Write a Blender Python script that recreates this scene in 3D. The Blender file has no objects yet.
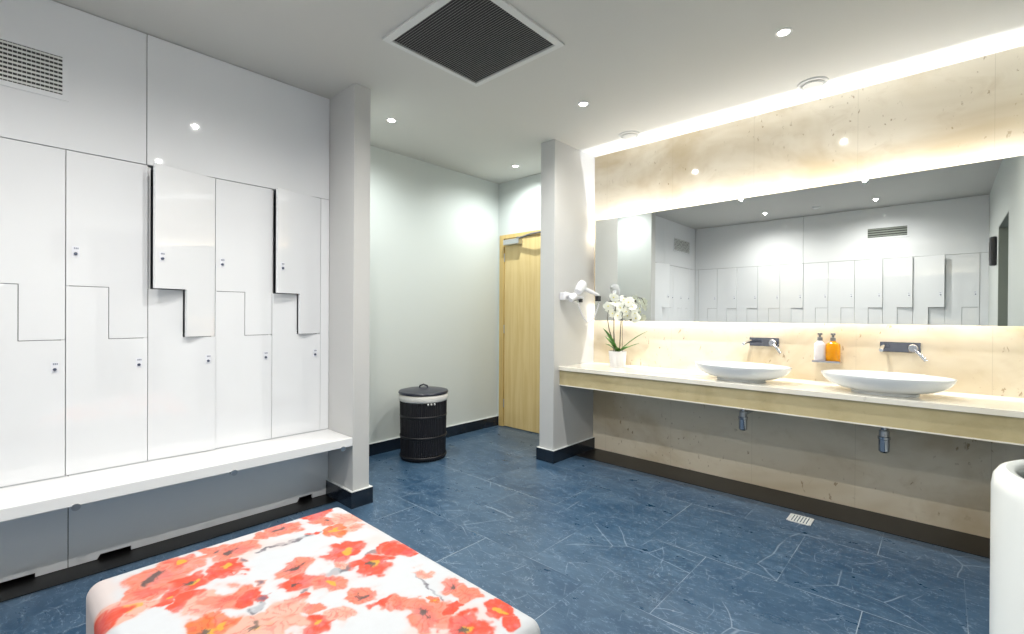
import bpy, bmesh, math, random
import numpy as np
from mathutils import Vector, Matrix
random.seed(4)
PI = math.pi
sc = bpy.context.scene
COL = sc.collection
R = math.radians

# ------------------------------------------------------------------ materials
def new_mat(name):
    m = bpy.data.materials.new(name); m.use_nodes = True
    nt = m.node_tree
    return m, nt, nt.nodes['Principled BSDF']

def math_n(nt, op, a, b=None, c=None):
    n = nt.nodes.new('ShaderNodeMath'); n.operation = op
    for i, v in enumerate((a, b, c)):
        if v is None: continue
        if isinstance(v, (int, float)): n.inputs[i].default_value = v
        else: nt.links.new(v, n.inputs[i])
    return n.outputs[0]

def mix_c(nt, f, a, b):
    n = nt.nodes.new('ShaderNodeMix'); n.data_type = 'RGBA'
    for s, v in ((0, f), (6, a), (7, b)):
        if isinstance(v, (int, float)): n.inputs[s].default_value = v
        elif isinstance(v, tuple): n.inputs[s].default_value = (*v, 1)
        else: nt.links.new(v, n.inputs[s])
    return n.outputs[2]

def noise(nt, vec, scale, detail=4, rough=.5, dist=0.0):
    n = nt.nodes.new('ShaderNodeTexNoise')
    n.inputs['Scale'].default_value = scale; n.inputs['Detail'].default_value = detail
    n.inputs['Roughness'].default_value = rough; n.inputs['Distortion'].default_value = dist
    if vec is not None: nt.links.new(vec, n.inputs['Vector'])
    return n.outputs['Fac']

def ramp(nt, v, lo, hi, a=0.0, b=1.0):
    n = nt.nodes.new('ShaderNodeMapRange'); n.interpolation_type = 'SMOOTHSTEP'
    nt.links.new(v, n.inputs[0])
    n.inputs[1].default_value = lo; n.inputs[2].default_value = hi
    n.inputs[3].default_value = a; n.inputs[4].default_value = b
    return n.outputs[0]

def pos(nt):
    return nt.nodes.new('ShaderNodeNewGeometry').outputs['Position']

def objc(nt):
    return nt.nodes.new('ShaderNodeTexCoord').outputs['Object']

def simple(name, col, rough=.5, metal=0.0, var=.04, scale=6.0, coat=0.0, trans=0.0, bump=0.0, spec=.5, ior=None, emis=None):
    m, nt, p = new_mat(name)
    v = objc(nt)
    f = noise(nt, v, scale, 3)
    dark = tuple(c * (1 - var) for c in col); lite = tuple(min(1, c * (1 + var)) for c in col)
    nt.links.new(mix_c(nt, f, dark, lite), p.inputs['Base Color'])
    p.inputs['Roughness'].default_value = rough; p.inputs['Metallic'].default_value = metal
    p.inputs['Coat Weight'].default_value = coat; p.inputs['Coat Roughness'].default_value = .03
    p.inputs['Transmission Weight'].default_value = trans
    p.inputs['Specular IOR Level'].default_value = spec
    if ior: p.inputs['IOR'].default_value = ior
    if emis:
        p.inputs['Emission Color'].default_value = (*emis[0], 1); p.inputs['Emission Strength'].default_value = emis[1]
    if bump:
        b = nt.nodes.new('ShaderNodeBump'); b.inputs['Strength'].default_value = bump; b.inputs['Distance'].default_value = .002
        nt.links.new(noise(nt, v, scale * 30, 2), b.inputs['Height']); nt.links.new(b.outputs[0], p.inputs['Normal'])
    return m

M = {}
M['ceiling'] = simple('ceiling_paint', (.59, .59, .56), .7, var=.02, scale=1.5, bump=.05)
M['paint'] = simple('grey_white_paint', (.60, .635, .615), .55, var=.02, scale=1.2, bump=.05)
M['pier'] = simple('pier_paint', (.55, .555, .55), .5, var=.02, scale=1.2, bump=.05)
M['gloss'] = simple('white_gloss_laminate', (.79, .81, .84), .035, var=.01, scale=.8, coat=.0, spec=.95)
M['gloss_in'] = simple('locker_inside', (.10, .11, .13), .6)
M['bench'] = simple('bench_white', (.82, .83, .84), .3, var=.01)
M['chrome'] = simple('chrome', (.50, .52, .57), .08, metal=1.0, var=.02)
M['chrome_dark_refl'] = simple('chrome_painted_reflection', (.22, .23, .27), .08, metal=1.0, var=.05)  # chrome with the dark room it reflects put into its colour
M['steel'] = simple('brushed_steel', (.55, .56, .58), .3, metal=1.0, var=.05, scale=40)
M['knob'] = simple('lock_metal', (.10, .12, .18), .3, metal=.4)
M['plate'] = simple('number_ink', (.25, .28, .36), .5)
M['lockplate'] = simple('lock_escutcheon', (.77, .79, .85), .3)
M['black'] = simple('black_plastic', (.012, .013, .016), .35)
M['darkstone'] = simple('black_stone', (.010, .0095, .0095), .35, var=.3, scale=9, spec=.3)
M['ceramic'] = simple('white_ceramic', (.80, .83, .85), .12, var=.01, coat=.4)
M['rim'] = simple('white_pot', (.78, .78, .80), .35, var=.02)
M['white_metal'] = simple('white_lacquer', (.75, .75, .74), .4, var=.01)
M['vent_frame'] = simple('vent_white', (.66, .67, .66), .4, var=.01)
M['vent_dark'] = simple('vent_void', (.05, .05, .052), .8)
M['vent_grey'] = simple('vent_slat_grey', (.38, .38, .37), .5)
M['slat'] = simple('wall_vent_slat', (.70, .72, .70), .4)
M['dark_slat'] = simple('rear_vent_slat', (.22, .25, .22), .5)
M['bin'] = simple('bin_white_enamel', (.72, .76, .75), .28, var=.01, coat=.2)
M['white_plastic'] = simple('white_plastic', (.78, .79, .83), .3, var=.01)
M['leaf'] = simple('orchid_leaf', (.07, .22, .03), .35, var=.35, scale=18)
M['stem'] = simple('orchid_stem', (.10, .085, .05), .5, var=.3, scale=20)
M['petal'] = simple('orchid_petal', (.86, .88, .80), .5, var=.03, scale=30)
M['lip'] = simple('orchid_lip', (.75, .70, .20), .5)
M['liner'] = simple('cotton_liner', (.74, .73, .70), .9, var=.05, scale=30, bump=.3)
M['lid'] = simple('hamper_lid', (.018, .02, .035), .3, var=.2, scale=20)
M['amber'] = simple('amber_liquid', (.85, .42, .01), .08, var=.15, trans=.6, ior=1.35, scale=20, emis=((.9, .42, .0), .03))
M['clear'] = simple('clear_soap', (.84, .82, .86), .12, var=.03, trans=.35, ior=1.3)
M['pump'] = simple('pump_grey', (.16, .16, .16), .35)
M['led'] = simple('led_tape', (.9, .9, .9), .5, emis=((1, .97, .92), 12.0))
M['lamp'] = simple('lamp_lens', (1, 1, 1), .5, emis=((1, .98, .94), 38.0))
M['lit_ledge'] = simple('lit_ledge_white', (.72, .75, .75), .5)  # white for the painted light along the baseboard tops
M['dark_door'] = simple('grey_green_door', (.27, .30, .27), .5)
M['tag'] = simple('toggle_white', (.7, .7, .68), .5)

def mirror_mat():
    m, nt, p = new_mat('mirror_silver')
    v = objc(nt)
    nt.links.new(mix_c(nt, noise(nt, v, 2), (.80, .83, .82), (.82, .85, .84)), p.inputs['Base Color'])
    p.inputs['Metallic'].default_value = 1; p.inputs['Roughness'].default_value = 0.0
    return m
M['mirror'] = mirror_mat()

def marble_mat():
    m, nt, p = new_mat('cream_marble')
    v = pos(nt)
    mp = nt.nodes.new('ShaderNodeMapping'); mp.inputs['Scale'].default_value = (1, 1, 1.5); nt.links.new(v, mp.inputs[0]); w = mp.outputs[0]
    c = mix_c(nt, ramp(nt, noise(nt, w, 1.1, 4, .55, .6), .40, .66), (.73, .66, .53), (.55, .45, .30))
    c = mix_c(nt, ramp(nt, noise(nt, w, 5, 6, .65, .8), .50, .78, 0, .38), c, (.50, .40, .26))
    # small brown flecks
    mp2 = nt.nodes.new('ShaderNodeMapping'); mp2.inputs['Scale'].default_value = (1, 1.6, .8); mp2.inputs['Rotation'].default_value = (.5, 0, 0)
    nt.links.new(v, mp2.inputs[0])
    fl = ramp(nt, noise(nt, mp2.outputs[0], 24, 3, .55, .4), .64, .72)
    gate = ramp(nt, noise(nt, w, 2.6, 2), .44, .56)
    c = mix_c(nt, math_n(nt, 'MULTIPLY', math_n(nt, 'MULTIPLY', fl, gate), .8), c, (.30, .21, .12))
    # slab joints: vertical hairlines and one horizontal
    s = nt.nodes.new('ShaderNodeSeparateXYZ'); nt.links.new(v, s.inputs[0])
    fy = math_n(nt, 'FRACT', math_n(nt, 'DIVIDE', math_n(nt, 'ADD', s.outputs[1], 5.0), .60))
    j = math_n(nt, 'LESS_THAN', fy, .004)
    c = mix_c(nt, math_n(nt, 'MULTIPLY', j, .35), c, (.38, .32, .22))
    nt.links.new(c, p.inputs['Base Color'])
    p.inputs['Roughness'].default_value = .06
    p.inputs['Specular IOR Level'].default_value = .45
    return m
M['marble'] = marble_mat()

def marble2(name, a, b, rough):
    m, nt, p = new_mat(name)
    v = pos(nt)
    c = mix_c(nt, ramp(nt, noise(nt, v, 3, 6, .6, .6), .35, .7), a, b)
    c = mix_c(nt, ramp(nt, noise(nt, v, 22, 4, .6, .5), .62, .8, 0, .5), c, tuple(x * .6 for x in b))
    nt.links.new(c, p.inputs['Base Color']); p.inputs['Roughness'].default_value = rough
    return m
M['fascia'] = marble2('fascia_marble', (.56, .48, .28), (.45, .37, .20), .25)
M['worktop'] = marble2('worktop_marble', (.86, .83, .75), (.82, .77, .66), .12)
M['baseboard'] = marble2('baseboard_marble', (.014, .022, .036), (.008, .013, .022), .2)

def floor_mat():
    m, nt, p = new_mat('blue_marble_tiles')
    v = pos(nt)
    s = nt.nodes.new('ShaderNodeSeparateXYZ'); nt.links.new(v, s.inputs[0])
    TX, TY = .612, .628
    u = math_n(nt, 'DIVIDE', math_n(nt, 'SUBTRACT', s.outputs[0], 1.770 - TX * 10), TX)
    row = math_n(nt, 'FLOOR', u); fu = math_n(nt, 'FRACT', u)
    par = math_n(nt, 'MODULO', row, 2.0)
    w = math_n(nt, 'DIVIDE', math_n(nt, 'ADD', math_n(nt, 'SUBTRACT', s.outputs[1], .235 - TY * 10), math_n(nt, 'MULTIPLY', par, -TY / 2)), TY)
    cl = math_n(nt, 'FLOOR', w); fw = math_n(nt, 'FRACT', w)
    def edge(f, T):
        a = math_n(nt, 'MINIMUM', f, math_n(nt, 'SUBTRACT', 1.0, f))
        return math_n(nt, 'MULTIPLY', a, T)
    e = math_n(nt, 'MINIMUM', edge(fu, TX), edge(fw, TY))
    joint = ramp(nt, e, .0010, .0022, 1, 0)
    tid = nt.nodes.new('ShaderNodeCombineXYZ'); nt.links.new(row, tid.inputs[0]); nt.links.new(cl, tid.inputs[1])
    wn = nt.nodes.new('ShaderNodeTexWhiteNoise'); nt.links.new(tid.outputs[0], wn.inputs['Vector'])
    off = nt.nodes.new('ShaderNodeVectorMath'); off.operation = 'SCALE'; off.inputs['Scale'].default_value = 8
    nt.links.new(wn.outputs['Color'], off.inputs[0])
    ad = nt.nodes.new('ShaderNodeVectorMath'); ad.operation = 'ADD'
    nt.links.new(v, ad.inputs[0]); nt.links.new(off.outputs[0], ad.inputs[1]); q = ad.outputs[0]
    st = nt.nodes.new('ShaderNodeMapping'); st.inputs['Scale'].default_value = (1.9, .8, 1); st.inputs['Rotation'].default_value = (0, 0, .5)
    nt.links.new(q, st.inputs[0]); qs = st.outputs[0]
    c = mix_c(nt, ramp(nt, noise(nt, qs, 2.2, 5, .6, .8), .32, .68), (.020, .060, .118), (.056, .108, .175))
    c = mix_c(nt, ramp(nt, noise(nt, qs, 9, 8, .75, 1.2), .46, .74, 0, .55), c, (.12, .20, .295))
    c = mix_c(nt, math_n(nt, 'MULTIPLY', wn.outputs['Value'], .30), c, (.024, .064, .128))
    # veins: ridges of distorted noise, broken up by a mask
    def vein(scale, width, dist, mlo, amount, col, coord):
        n_ = noise(nt, coord, scale, 4, .6, dist)
        d = math_n(nt, 'ABSOLUTE', math_n(nt, 'SUBTRACT', n_, .5))
        r = ramp(nt, d, 0.0, width, 1, 0)
        k = ramp(nt, noise(nt, coord, scale * 1.7 + 1, 3, .6), mlo, mlo + .12)
        return math_n(nt, 'MULTIPLY', math_n(nt, 'MULTIPLY', r, k), amount), col
    for a in ((4.2, .009, 1.0, .52, .35, (.32, .41, .51), qs), (8.0, .012, .5, .50, .45, (.28, .37, .48), q), (19.0, .03, .5, .50, .45, (.26, .35, .46), qs)):
        f, col = vein(*a); c = mix_c(nt, f, c, col)
    vo = nt.nodes.new('ShaderNodeTexVoronoi'); vo.feature = 'DISTANCE_TO_EDGE'; vo.inputs['Scale'].default_value = 2.3
    nd = nt.nodes.new('ShaderNodeTexNoise'); nd.inputs['Scale'].default_value = 3.0; nt.links.new(q, nd.inputs['Vector'])
    sv = nt.nodes.new('ShaderNodeVectorMath'); sv.operation = 'SCALE'; sv.inputs['Scale'].default_value = .09; nt.links.new(nd.outputs['Color'], sv.inputs[0])
    av = nt.nodes.new('ShaderNodeVectorMath'); av.operation = 'ADD'; nt.links.new(q, av.inputs[0]); nt.links.new(sv.outputs[0], av.inputs[1])
    nt.links.new(av.outputs[0], vo.inputs['Vector'])
    for sc_, wd_, am_, seed in ((4.3, .007, .36, 3.0), (8.5, .009, .30, 9.0), (3.1, .006, .34, 5.0)):
        v2 = nt.nodes.new('ShaderNodeTexVoronoi'); v2.feature = 'DISTANCE_TO_EDGE'; v2.inputs['Scale'].default_value = sc_
        m2 = nt.nodes.new('ShaderNodeMapping'); m2.inputs['Location'].default_value = (seed, seed, 0); m2.inputs['Rotation'].default_value = (0, 0, seed)
        m2.inputs['Scale'].default_value = (1, .55, 1)
        nt.links.new(av.outputs[0], m2.inputs[0]); nt.links.new(m2.outputs[0], v2.inputs['Vector'])
        ck = math_n(nt, 'MULTIPLY', ramp(nt, v2.outputs['Distance'], 0.0, wd_ * sc_ * .22, 1, 0), ramp(nt, noise(nt, m2.outputs[0], sc_ * 1.6, 3), .48, .66))
        c = mix_c(nt, math_n(nt, 'MULTIPLY', ck, am_), c, (.33, .42, .52))
    crack = math_n(nt, 'MULTIPLY', ramp(nt, vo.outputs['Distance'], 0.0, .010, 1, 0), ramp(nt, noise(nt, q, 3.1, 3), .50, .62))
    c = mix_c(nt, math_n(nt, 'MULTIPLY', crack, .42), c, (.36, .44, .53))
    # joints: pale hairlines, brighter in places
    jm = math_n(nt, 'MULTIPLY', joint, ramp(nt, noise(nt, v, 2.3, 2), .42, .62, .12, .75))
    c = mix_c(nt, jm, c, (.36, .43, .50))
    nt.links.new(c, p.inputs['Base Color'])
    nt.links.new(ramp(nt, noise(nt, qs, 6, 5, .7), .3, .7, .27, .34), p.inputs['Roughness'])
    p.inputs['Specular IOR Level'].default_value = .5
    b = nt.nodes.new('ShaderNodeBump'); b.inputs['Strength'].default_value = .04; b.inputs['Distance'].default_value = .002
    nt.links.new(noise(nt, qs, 14, 6, .7, .6), b.inputs['Height']); nt.links.new(b.outputs[0], p.inputs['Normal'])
    return m
M['floor'] = floor_mat()

def wood_mat(name, a, b):
    m, nt, p = new_mat(name)
    v = pos(nt)
    mp = nt.nodes.new('ShaderNodeMapping'); mp.inputs['Scale'].default_value = (14, 14, .7); nt.links.new(v, mp.inputs[0])
    c = mix_c(nt, ramp(nt, noise(nt, mp.outputs[0], 2, 6, .6, .4), .35, .7), a, b)
    nt.links.new(c, p.inputs['Base Color']); p.inputs['Roughness'].default_value = .35
    return m
M['wood'] = wood_mat('light_oak', (.74, .57, .27), (.66, .48, .20))
M['wood_frame'] = wood_mat('oak_frame', (.64, .46, .18), (.55, .38, .13))

def wicker_mat():
    m, nt, p = new_mat('black_wicker')
    v = objc(nt)
    nt.links.new(mix_c(nt, noise(nt, v, 40, 4, .6), (.003, .003, .005), (.011, .010, .014)), p.inputs['Base Color'])
    p.inputs['Roughness'].default_value = .45
    return m
M['wicker'] = wicker_mat()

def fabric_mat():
    m, nt, p = new_mat('floral_fabric')
    a = nt.nodes.new('ShaderNodeVertexColor'); a.layer_name = 'paint'
    v = objc(nt)
    c = mix_c(nt, ramp(nt, noise(nt, v, 26, 5, .65), .35, .75, 0, .10), a.outputs[0], (.60, .55, .56))
    c = mix_c(nt, .40, c, (0, 0, 0))
    nt.links.new(c, p.inputs['Base Color']); p.inputs['Roughness'].default_value = .85
    b = nt.nodes.new('ShaderNodeBump'); b.inputs['Strength'].default_value = .15; b.inputs['Distance'].default_value = .001
    nt.links.new(noise(nt, v, 500, 2), b.inputs['Height']); nt.links.new(b.outputs[0], p.inputs['Normal'])
    return m
M['fabric'] = fabric_mat()

# ------------------------------------------------------------------ geometry
def nb(): return bmesh.new()

def add_box(bm, x0, x1, y0, y1, z0, z1):
    vs = [bm.verts.new((x, y, z)) for z in (z0, z1) for y in (y0, y1) for x in (x0, x1)]
    for f in ((0, 2, 3, 1), (4, 5, 7, 6), (0, 1, 5, 4), (2, 6, 7, 3), (0, 4, 6, 2), (1, 3, 7, 5)):
        bm.faces.new([vs[i] for i in f])
    return bm

def box(*a): return add_box(nb(), *a)

def add_prism(bm, pts, fn, d0, d1):
    """pts 2d polygon; fn(u, v, d) -> xyz"""
    a = [bm.verts.new(fn(u, v, d0)) for u, v in pts]; b = [bm.verts.new(fn(u, v, d1)) for u, v in pts]
    n = len(pts)
    bm.faces.new(a); bm.faces.new(b[::-1])
    for i in range(n): bm.faces.new((a[i], b[i], b[(i + 1) % n], a[(i + 1) % n]))
    bmesh.ops.recalc_face_normals(bm, faces=bm.faces)
    return bm

def add_tube(bm, pts, rad, seg=12, cap=True):
    pts = [Vector(p) for p in pts]; n = len(pts)
    rr = rad if isinstance(rad, (list, tuple)) else [rad] * n
    rings = []; up = None
    for i, p in enumerate(pts):
        t = (pts[min(i + 1, n - 1)] - pts[max(i - 1, 0)]).normalized()
        if up is None:
            up = Vector((0, 0, 1)) if abs(t.z) < .9 else Vector((1, 0, 0))
        s = t.cross(up).normalized(); up = s.cross(t).normalized()
        rings.append([bm.verts.new(p + (s * math.cos(2 * PI * k / seg) + up * math.sin(2 * PI * k / seg)) * rr[i]) for k in range(seg)])
    for i in range(n - 1):
        for k in range(seg):
            bm.faces.new((rings[i][k], rings[i][(k + 1) % seg], rings[i + 1][(k + 1) % seg], rings[i + 1][k]))
    if cap: bm.faces.new(rings[0][::-1]); bm.faces.new(rings[-1])
    bmesh.ops.recalc_face_normals(bm, faces=bm.faces)
    return bm

def add_lathe(bm, prof, c=(0, 0, 0), seg=48, sx=1.0, sy=1.0, axis='Z', mod=None):
    """prof: list of (r, h)"""
    rings = []
    for r, h in prof:
        if r < 1e-6:
            rings.append([(0, 0, h)])
        else:
            rings.append([(r * sx * math.cos(2 * PI * k / seg) * (mod(k, h) if mod else 1), r * sy * math.sin(2 * PI * k / seg) * (mod(k, h) if mod else 1), h) for k in range(seg)])
    def tr(p):
        x, y, z = p
        if axis == 'X': x, y, z = z, x, y
        if axis == 'Y': x, y, z = x, z, y
        return (x + c[0], y + c[1], z + c[2])
    V = [[bm.verts.new(tr(p)) for p in r] for r in rings]
    for a, b in zip(V, V[1:]):
        if len(a) == 1 and len(b) == 1: continue
        for k in range(seg):
            k2 = (k + 1) % seg
            if len(a) == 1: bm.faces.new((a[0], b[k2], b[k]))
            elif len(b) == 1: bm.faces.new((a[k], a[k2], b[0]))
            else: bm.faces.new((a[k], a[k2], b[k2], b[k]))
    bmesh.ops.recalc_face_normals(bm, faces=bm.faces)
    return bm

def obj(name, bm, mat, parent=None, origin=None, bevel=0.0, smooth=False, rz=0.0, seg=2):
    if origin is not None:
        bmesh.ops.translate(bm, verts=bm.verts, vec=-Vector(origin))
    me = bpy.data.meshes.new(name); bm.to_mesh(me); bm.free()
    o = bpy.data.objects.new(name, me); COL.objects.link(o)
    me.materials.append(M[mat] if isinstance(mat, str) else mat)
    if parent: o.parent = parent
    if origin is not None: o.location = origin
    if rz: o.rotation_euler = (0, 0, rz)
    if smooth:
        me.shade_smooth()
        if smooth == 'auto': me.set_sharp_from_angle(angle=R(40))
    if bevel:
        b = o.modifiers.new('Bevel', 'BEVEL'); b.width = bevel; b.segments = seg; b.limit_method = 'ANGLE'
    return o

def thing(name, label, cat, loc=(0, 0, 0), rz=0, group=None):
    o = bpy.data.objects.new(name, None); COL.objects.link(o); o.empty_display_size = .05
    o.location = loc; o.rotation_euler = (0, 0, rz)
    o['label'] = label; o['category'] = cat
    if group: o['group'] = group
    return o

def tag(o, label, cat, group=None, kind=None):
    o['label'] = label; o['category'] = cat
    if group: o['group'] = group
    if kind: o['kind'] = kind
    return o

def struct(name, bm, mat, parent=None, **k):
    o = obj(name, bm, mat, parent, **k)
    if not parent: o['kind'] = 'structure'
    return o

# ------------------------------------------------------------------ key dimensions
H = 2.631
YL = 3.01            # face of the left locker run
XB = -.64            # face of the rear locker run
XV = 3.634           # marble wall
YC = -.385           # near wall
PX0, PX1, PY = 1.479, 1.591, 2.691      # left pier
QX, QY0, QY1 = 3.042, 2.33, 2.475       # right pier
YA, XA = 3.583, 3.676                   # alcove
BT, BB = 1.957, .440                    # lockers top, bottom

# ------------------------------------------------------------------ room shell
struct('floor', box(-1.2, 3.9, -1.1, 3.75, -.1, 0), 'floor')
struct('ceiling', box(-1.2, 3.9, -1.1, 3.75, H, H + .1), 'ceiling')
struct('wall_right', box(XV, XV + .1, YC - .1, QY0 + .05, 0, H), 'marble')
struct('wall_left', box(-1.16, PX0, YL + .45, YL + .55, 0, H), 'paint')
struct('wall_left_pier', box(PX0, PX1, PY, YA + .1, 0, H), 'pier', bevel=.002)
struct('wall_right_pier', box(QX, XV + .142, QY0, QY1, 0, H), 'pier', bevel=.002)
struct('wall_far', box(PX1, XA + .1, YA, YA + .1, 0, H), 'paint')
bm = nb()
DY0, DY1, DZ = 2.50, 3.555, 2.062
add_box(bm, XA, XA + .1, QY1, DY0, 0, H); add_box(bm, XA, XA + .1, DY1, YA, 0, H); add_box(bm, XA, XA + .1, DY0, DY1, DZ, H)
struct('wall_far_right', bm, 'paint')
struct('wall_back', box(XB - .56, XB - .46, YC - .1, YL + .45, 0, H), 'paint')
# near wall with a doorway
CX0, CX1, CZ = .61, 1.58, 2.07
bm = nb()
add_box(bm, XB - .46, CX0, YC - .1, YC, 0, H); add_box(bm, CX1, XV, YC - .1, YC, 0, H); add_box(bm, CX0, CX1, YC - .1, YC, CZ, H)
struct('wall_near', bm, 'paint')
bm = nb()
add_box(bm, CX0 - .05, CX0 + .006, YC - .42, YC - .003, 0, CZ + .05); add_box(bm, CX1 - .006, CX1 + .05, YC - .42, YC - .003, 0, CZ + .05)
add_box(bm, CX0 + .006, CX1 - .006, YC - .42, YC - .003, CZ - .006, CZ + .05)
trim_near = bm
d = struct('door_2', box(CX0, CX1, YC - .42, YC - .38, 0, CZ), 'dark_door')
hb = nb(); add_tube(hb, [(CX0 + .08, YC - .38, 1.0), (CX0 + .08, YC - .33, 1.0), (CX0 + .20, YC - .33, 1.0)], .009)
obj('door_handle', hb, 'steel', d, smooth=True)

# gloss panels that frame the lockers
tn = [0]
def trim(bm, mat='gloss', **k):
    tn[0] += 1
    return struct('trim_%d' % tn[0], bm, mat, **k)
g = .0015
trim(trim_near, 'dark_door')
ZP = BT + .004
# left run: upper panels, end fillers, lower panels
trim(box(XB, .506 - g, YL, YL + .02, ZP, H - .004), bevel=.001)
trim(box(.506 + g, PX0 - .002, YL, YL + .02, ZP, H - .004), bevel=.001)
trim(box(1.421, PX0 - .002, YL, YL + .02, .44, ZP - .003), bevel=.001)
trim(box(XB, -.402, YL, YL + .02, .44, ZP - .003), bevel=.001)
def lower_panel(x0, x1, notches):
    pts = [(x0, .006)]
    for a, b, h in notches:
        pts += [(a, .006), (a + .012, h), (b, h), (b, .006)]
    pts += [(x1, .006), (x1, .437), (x0, .437)]
    return add_prism(nb(), pts, lambda u, v, dd: (u, dd, v), YL, YL + .02)
trim(lower_panel(XB, .215 - g, [(-.14, .107, .024)]))
trim(lower_panel(.215 + g, PX0 - .002, [(.318, .447, .027), (1.275, 1.372, .032)]))
trim(box(XB, PX0 - .002, YL + .06, YL + .07, 0, .43), 'darkstone')
# dark stone strips let into the floor along the two runs
trim(box(XB, PX0 - .02, 2.862, YL + .058, 0, .003), 'darkstone')
trim(box(3.337, XV, YC, QY0 - .02, 0, .003), 'darkstone')
# rear run
trim(box(XB - .02, XB, YC, 1.475 - g, ZP, H - .004), bevel=.001)
trim(box(XB - .02, XB, 1.475 + g, YL - .002, ZP, H - .004), bevel=.001)
trim(box(XB - .02, XB, 2.958, YL - .002, .44, ZP - .003), bevel=.001)
trim(box(XB - .02, XB, YC, -.314, .44, ZP - .003), bevel=.001)
trim(box(XB - .02, XB, YC, YL - .002, .006, .437), bevel=.001)

# baseboards
bt, bh = .018, .1
def baseb(name, rects):
    bm = nb(); cb = nb()
    for x0, x1, y0, y1 in rects:
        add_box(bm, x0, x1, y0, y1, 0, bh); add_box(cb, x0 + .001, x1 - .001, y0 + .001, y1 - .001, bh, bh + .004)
    o = struct(name, bm, 'baseboard')
    obj('lit_ledge_line', cb, 'lit_ledge', o)  # white strip paints the light caught on the baseboard's top ledge
    return o
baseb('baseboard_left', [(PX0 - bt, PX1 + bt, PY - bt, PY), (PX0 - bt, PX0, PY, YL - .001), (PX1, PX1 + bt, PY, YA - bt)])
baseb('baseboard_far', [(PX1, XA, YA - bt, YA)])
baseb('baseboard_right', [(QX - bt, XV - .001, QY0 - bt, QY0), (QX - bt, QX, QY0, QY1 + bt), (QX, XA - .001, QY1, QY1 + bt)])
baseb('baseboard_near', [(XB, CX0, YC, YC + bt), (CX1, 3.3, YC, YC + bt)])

# alcove door
d = struct('door_1', box(XA + .006, XA + .046, DY0 + .047, DY1 - .064, .006, DZ - .045), 'wood', bevel=.001)
fb = nb()
add_box(fb, XA - .008, XA + .08, DY1 - .060, DY1, 0, DZ); add_box(fb, XA - .008, XA + .08, DY0, DY0 + .043, 0, DZ); add_box(fb, XA - .008, XA + .08, DY0 + .043, DY1 - .060, DZ - .04, DZ)
obj('door_frame', fb, 'wood_frame', d)
for z in (.25, 1.05, 1.82):
    hb = nb(); add_tube(hb, [(XA + .002, DY1 - .062, z - .045), (XA + .002, DY1 - .062, z + .045)], .006, 10)
    obj('hinge', hb, 'steel', d, smooth='auto')
hb = nb(); add_lathe(hb, [(0, 0), (.024, 0), (.024, .008), (0, .008)], (XA - .004, DY0 + .11, 1.02), 20, axis='X'); add_tube(hb, [(XA - .004, DY0 + .11, 1.02), (XA - .05, DY0 + .11, 1.02), (XA - .05, DY0 + .22, 1.02)], .009)
obj('door_handle', hb, 'steel', d, smooth='auto')
t = thing('door_closer', 'silver overhead door closer with dark arm on the oak door', 'door closer', (XA, 3.35, 1.97))
obj('body', box(-.062, .004, -.115, .105, -.028, .028), 'steel', t, bevel=.006)
ab = nb(); add_tube(ab, [(-.045, -.10, .030), (-.075, -.30, .048), (-.06, -.46, .058)], .011, 8)
obj('arm', ab, 'pump', t, smooth='auto')
obj('arm_pivot', add_lathe(nb(), [(0, 0), (.018, 0), (.018, .02), (0, .02)], (-.045, -.095, .024), 16), 'pump', t, smooth='auto')

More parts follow.
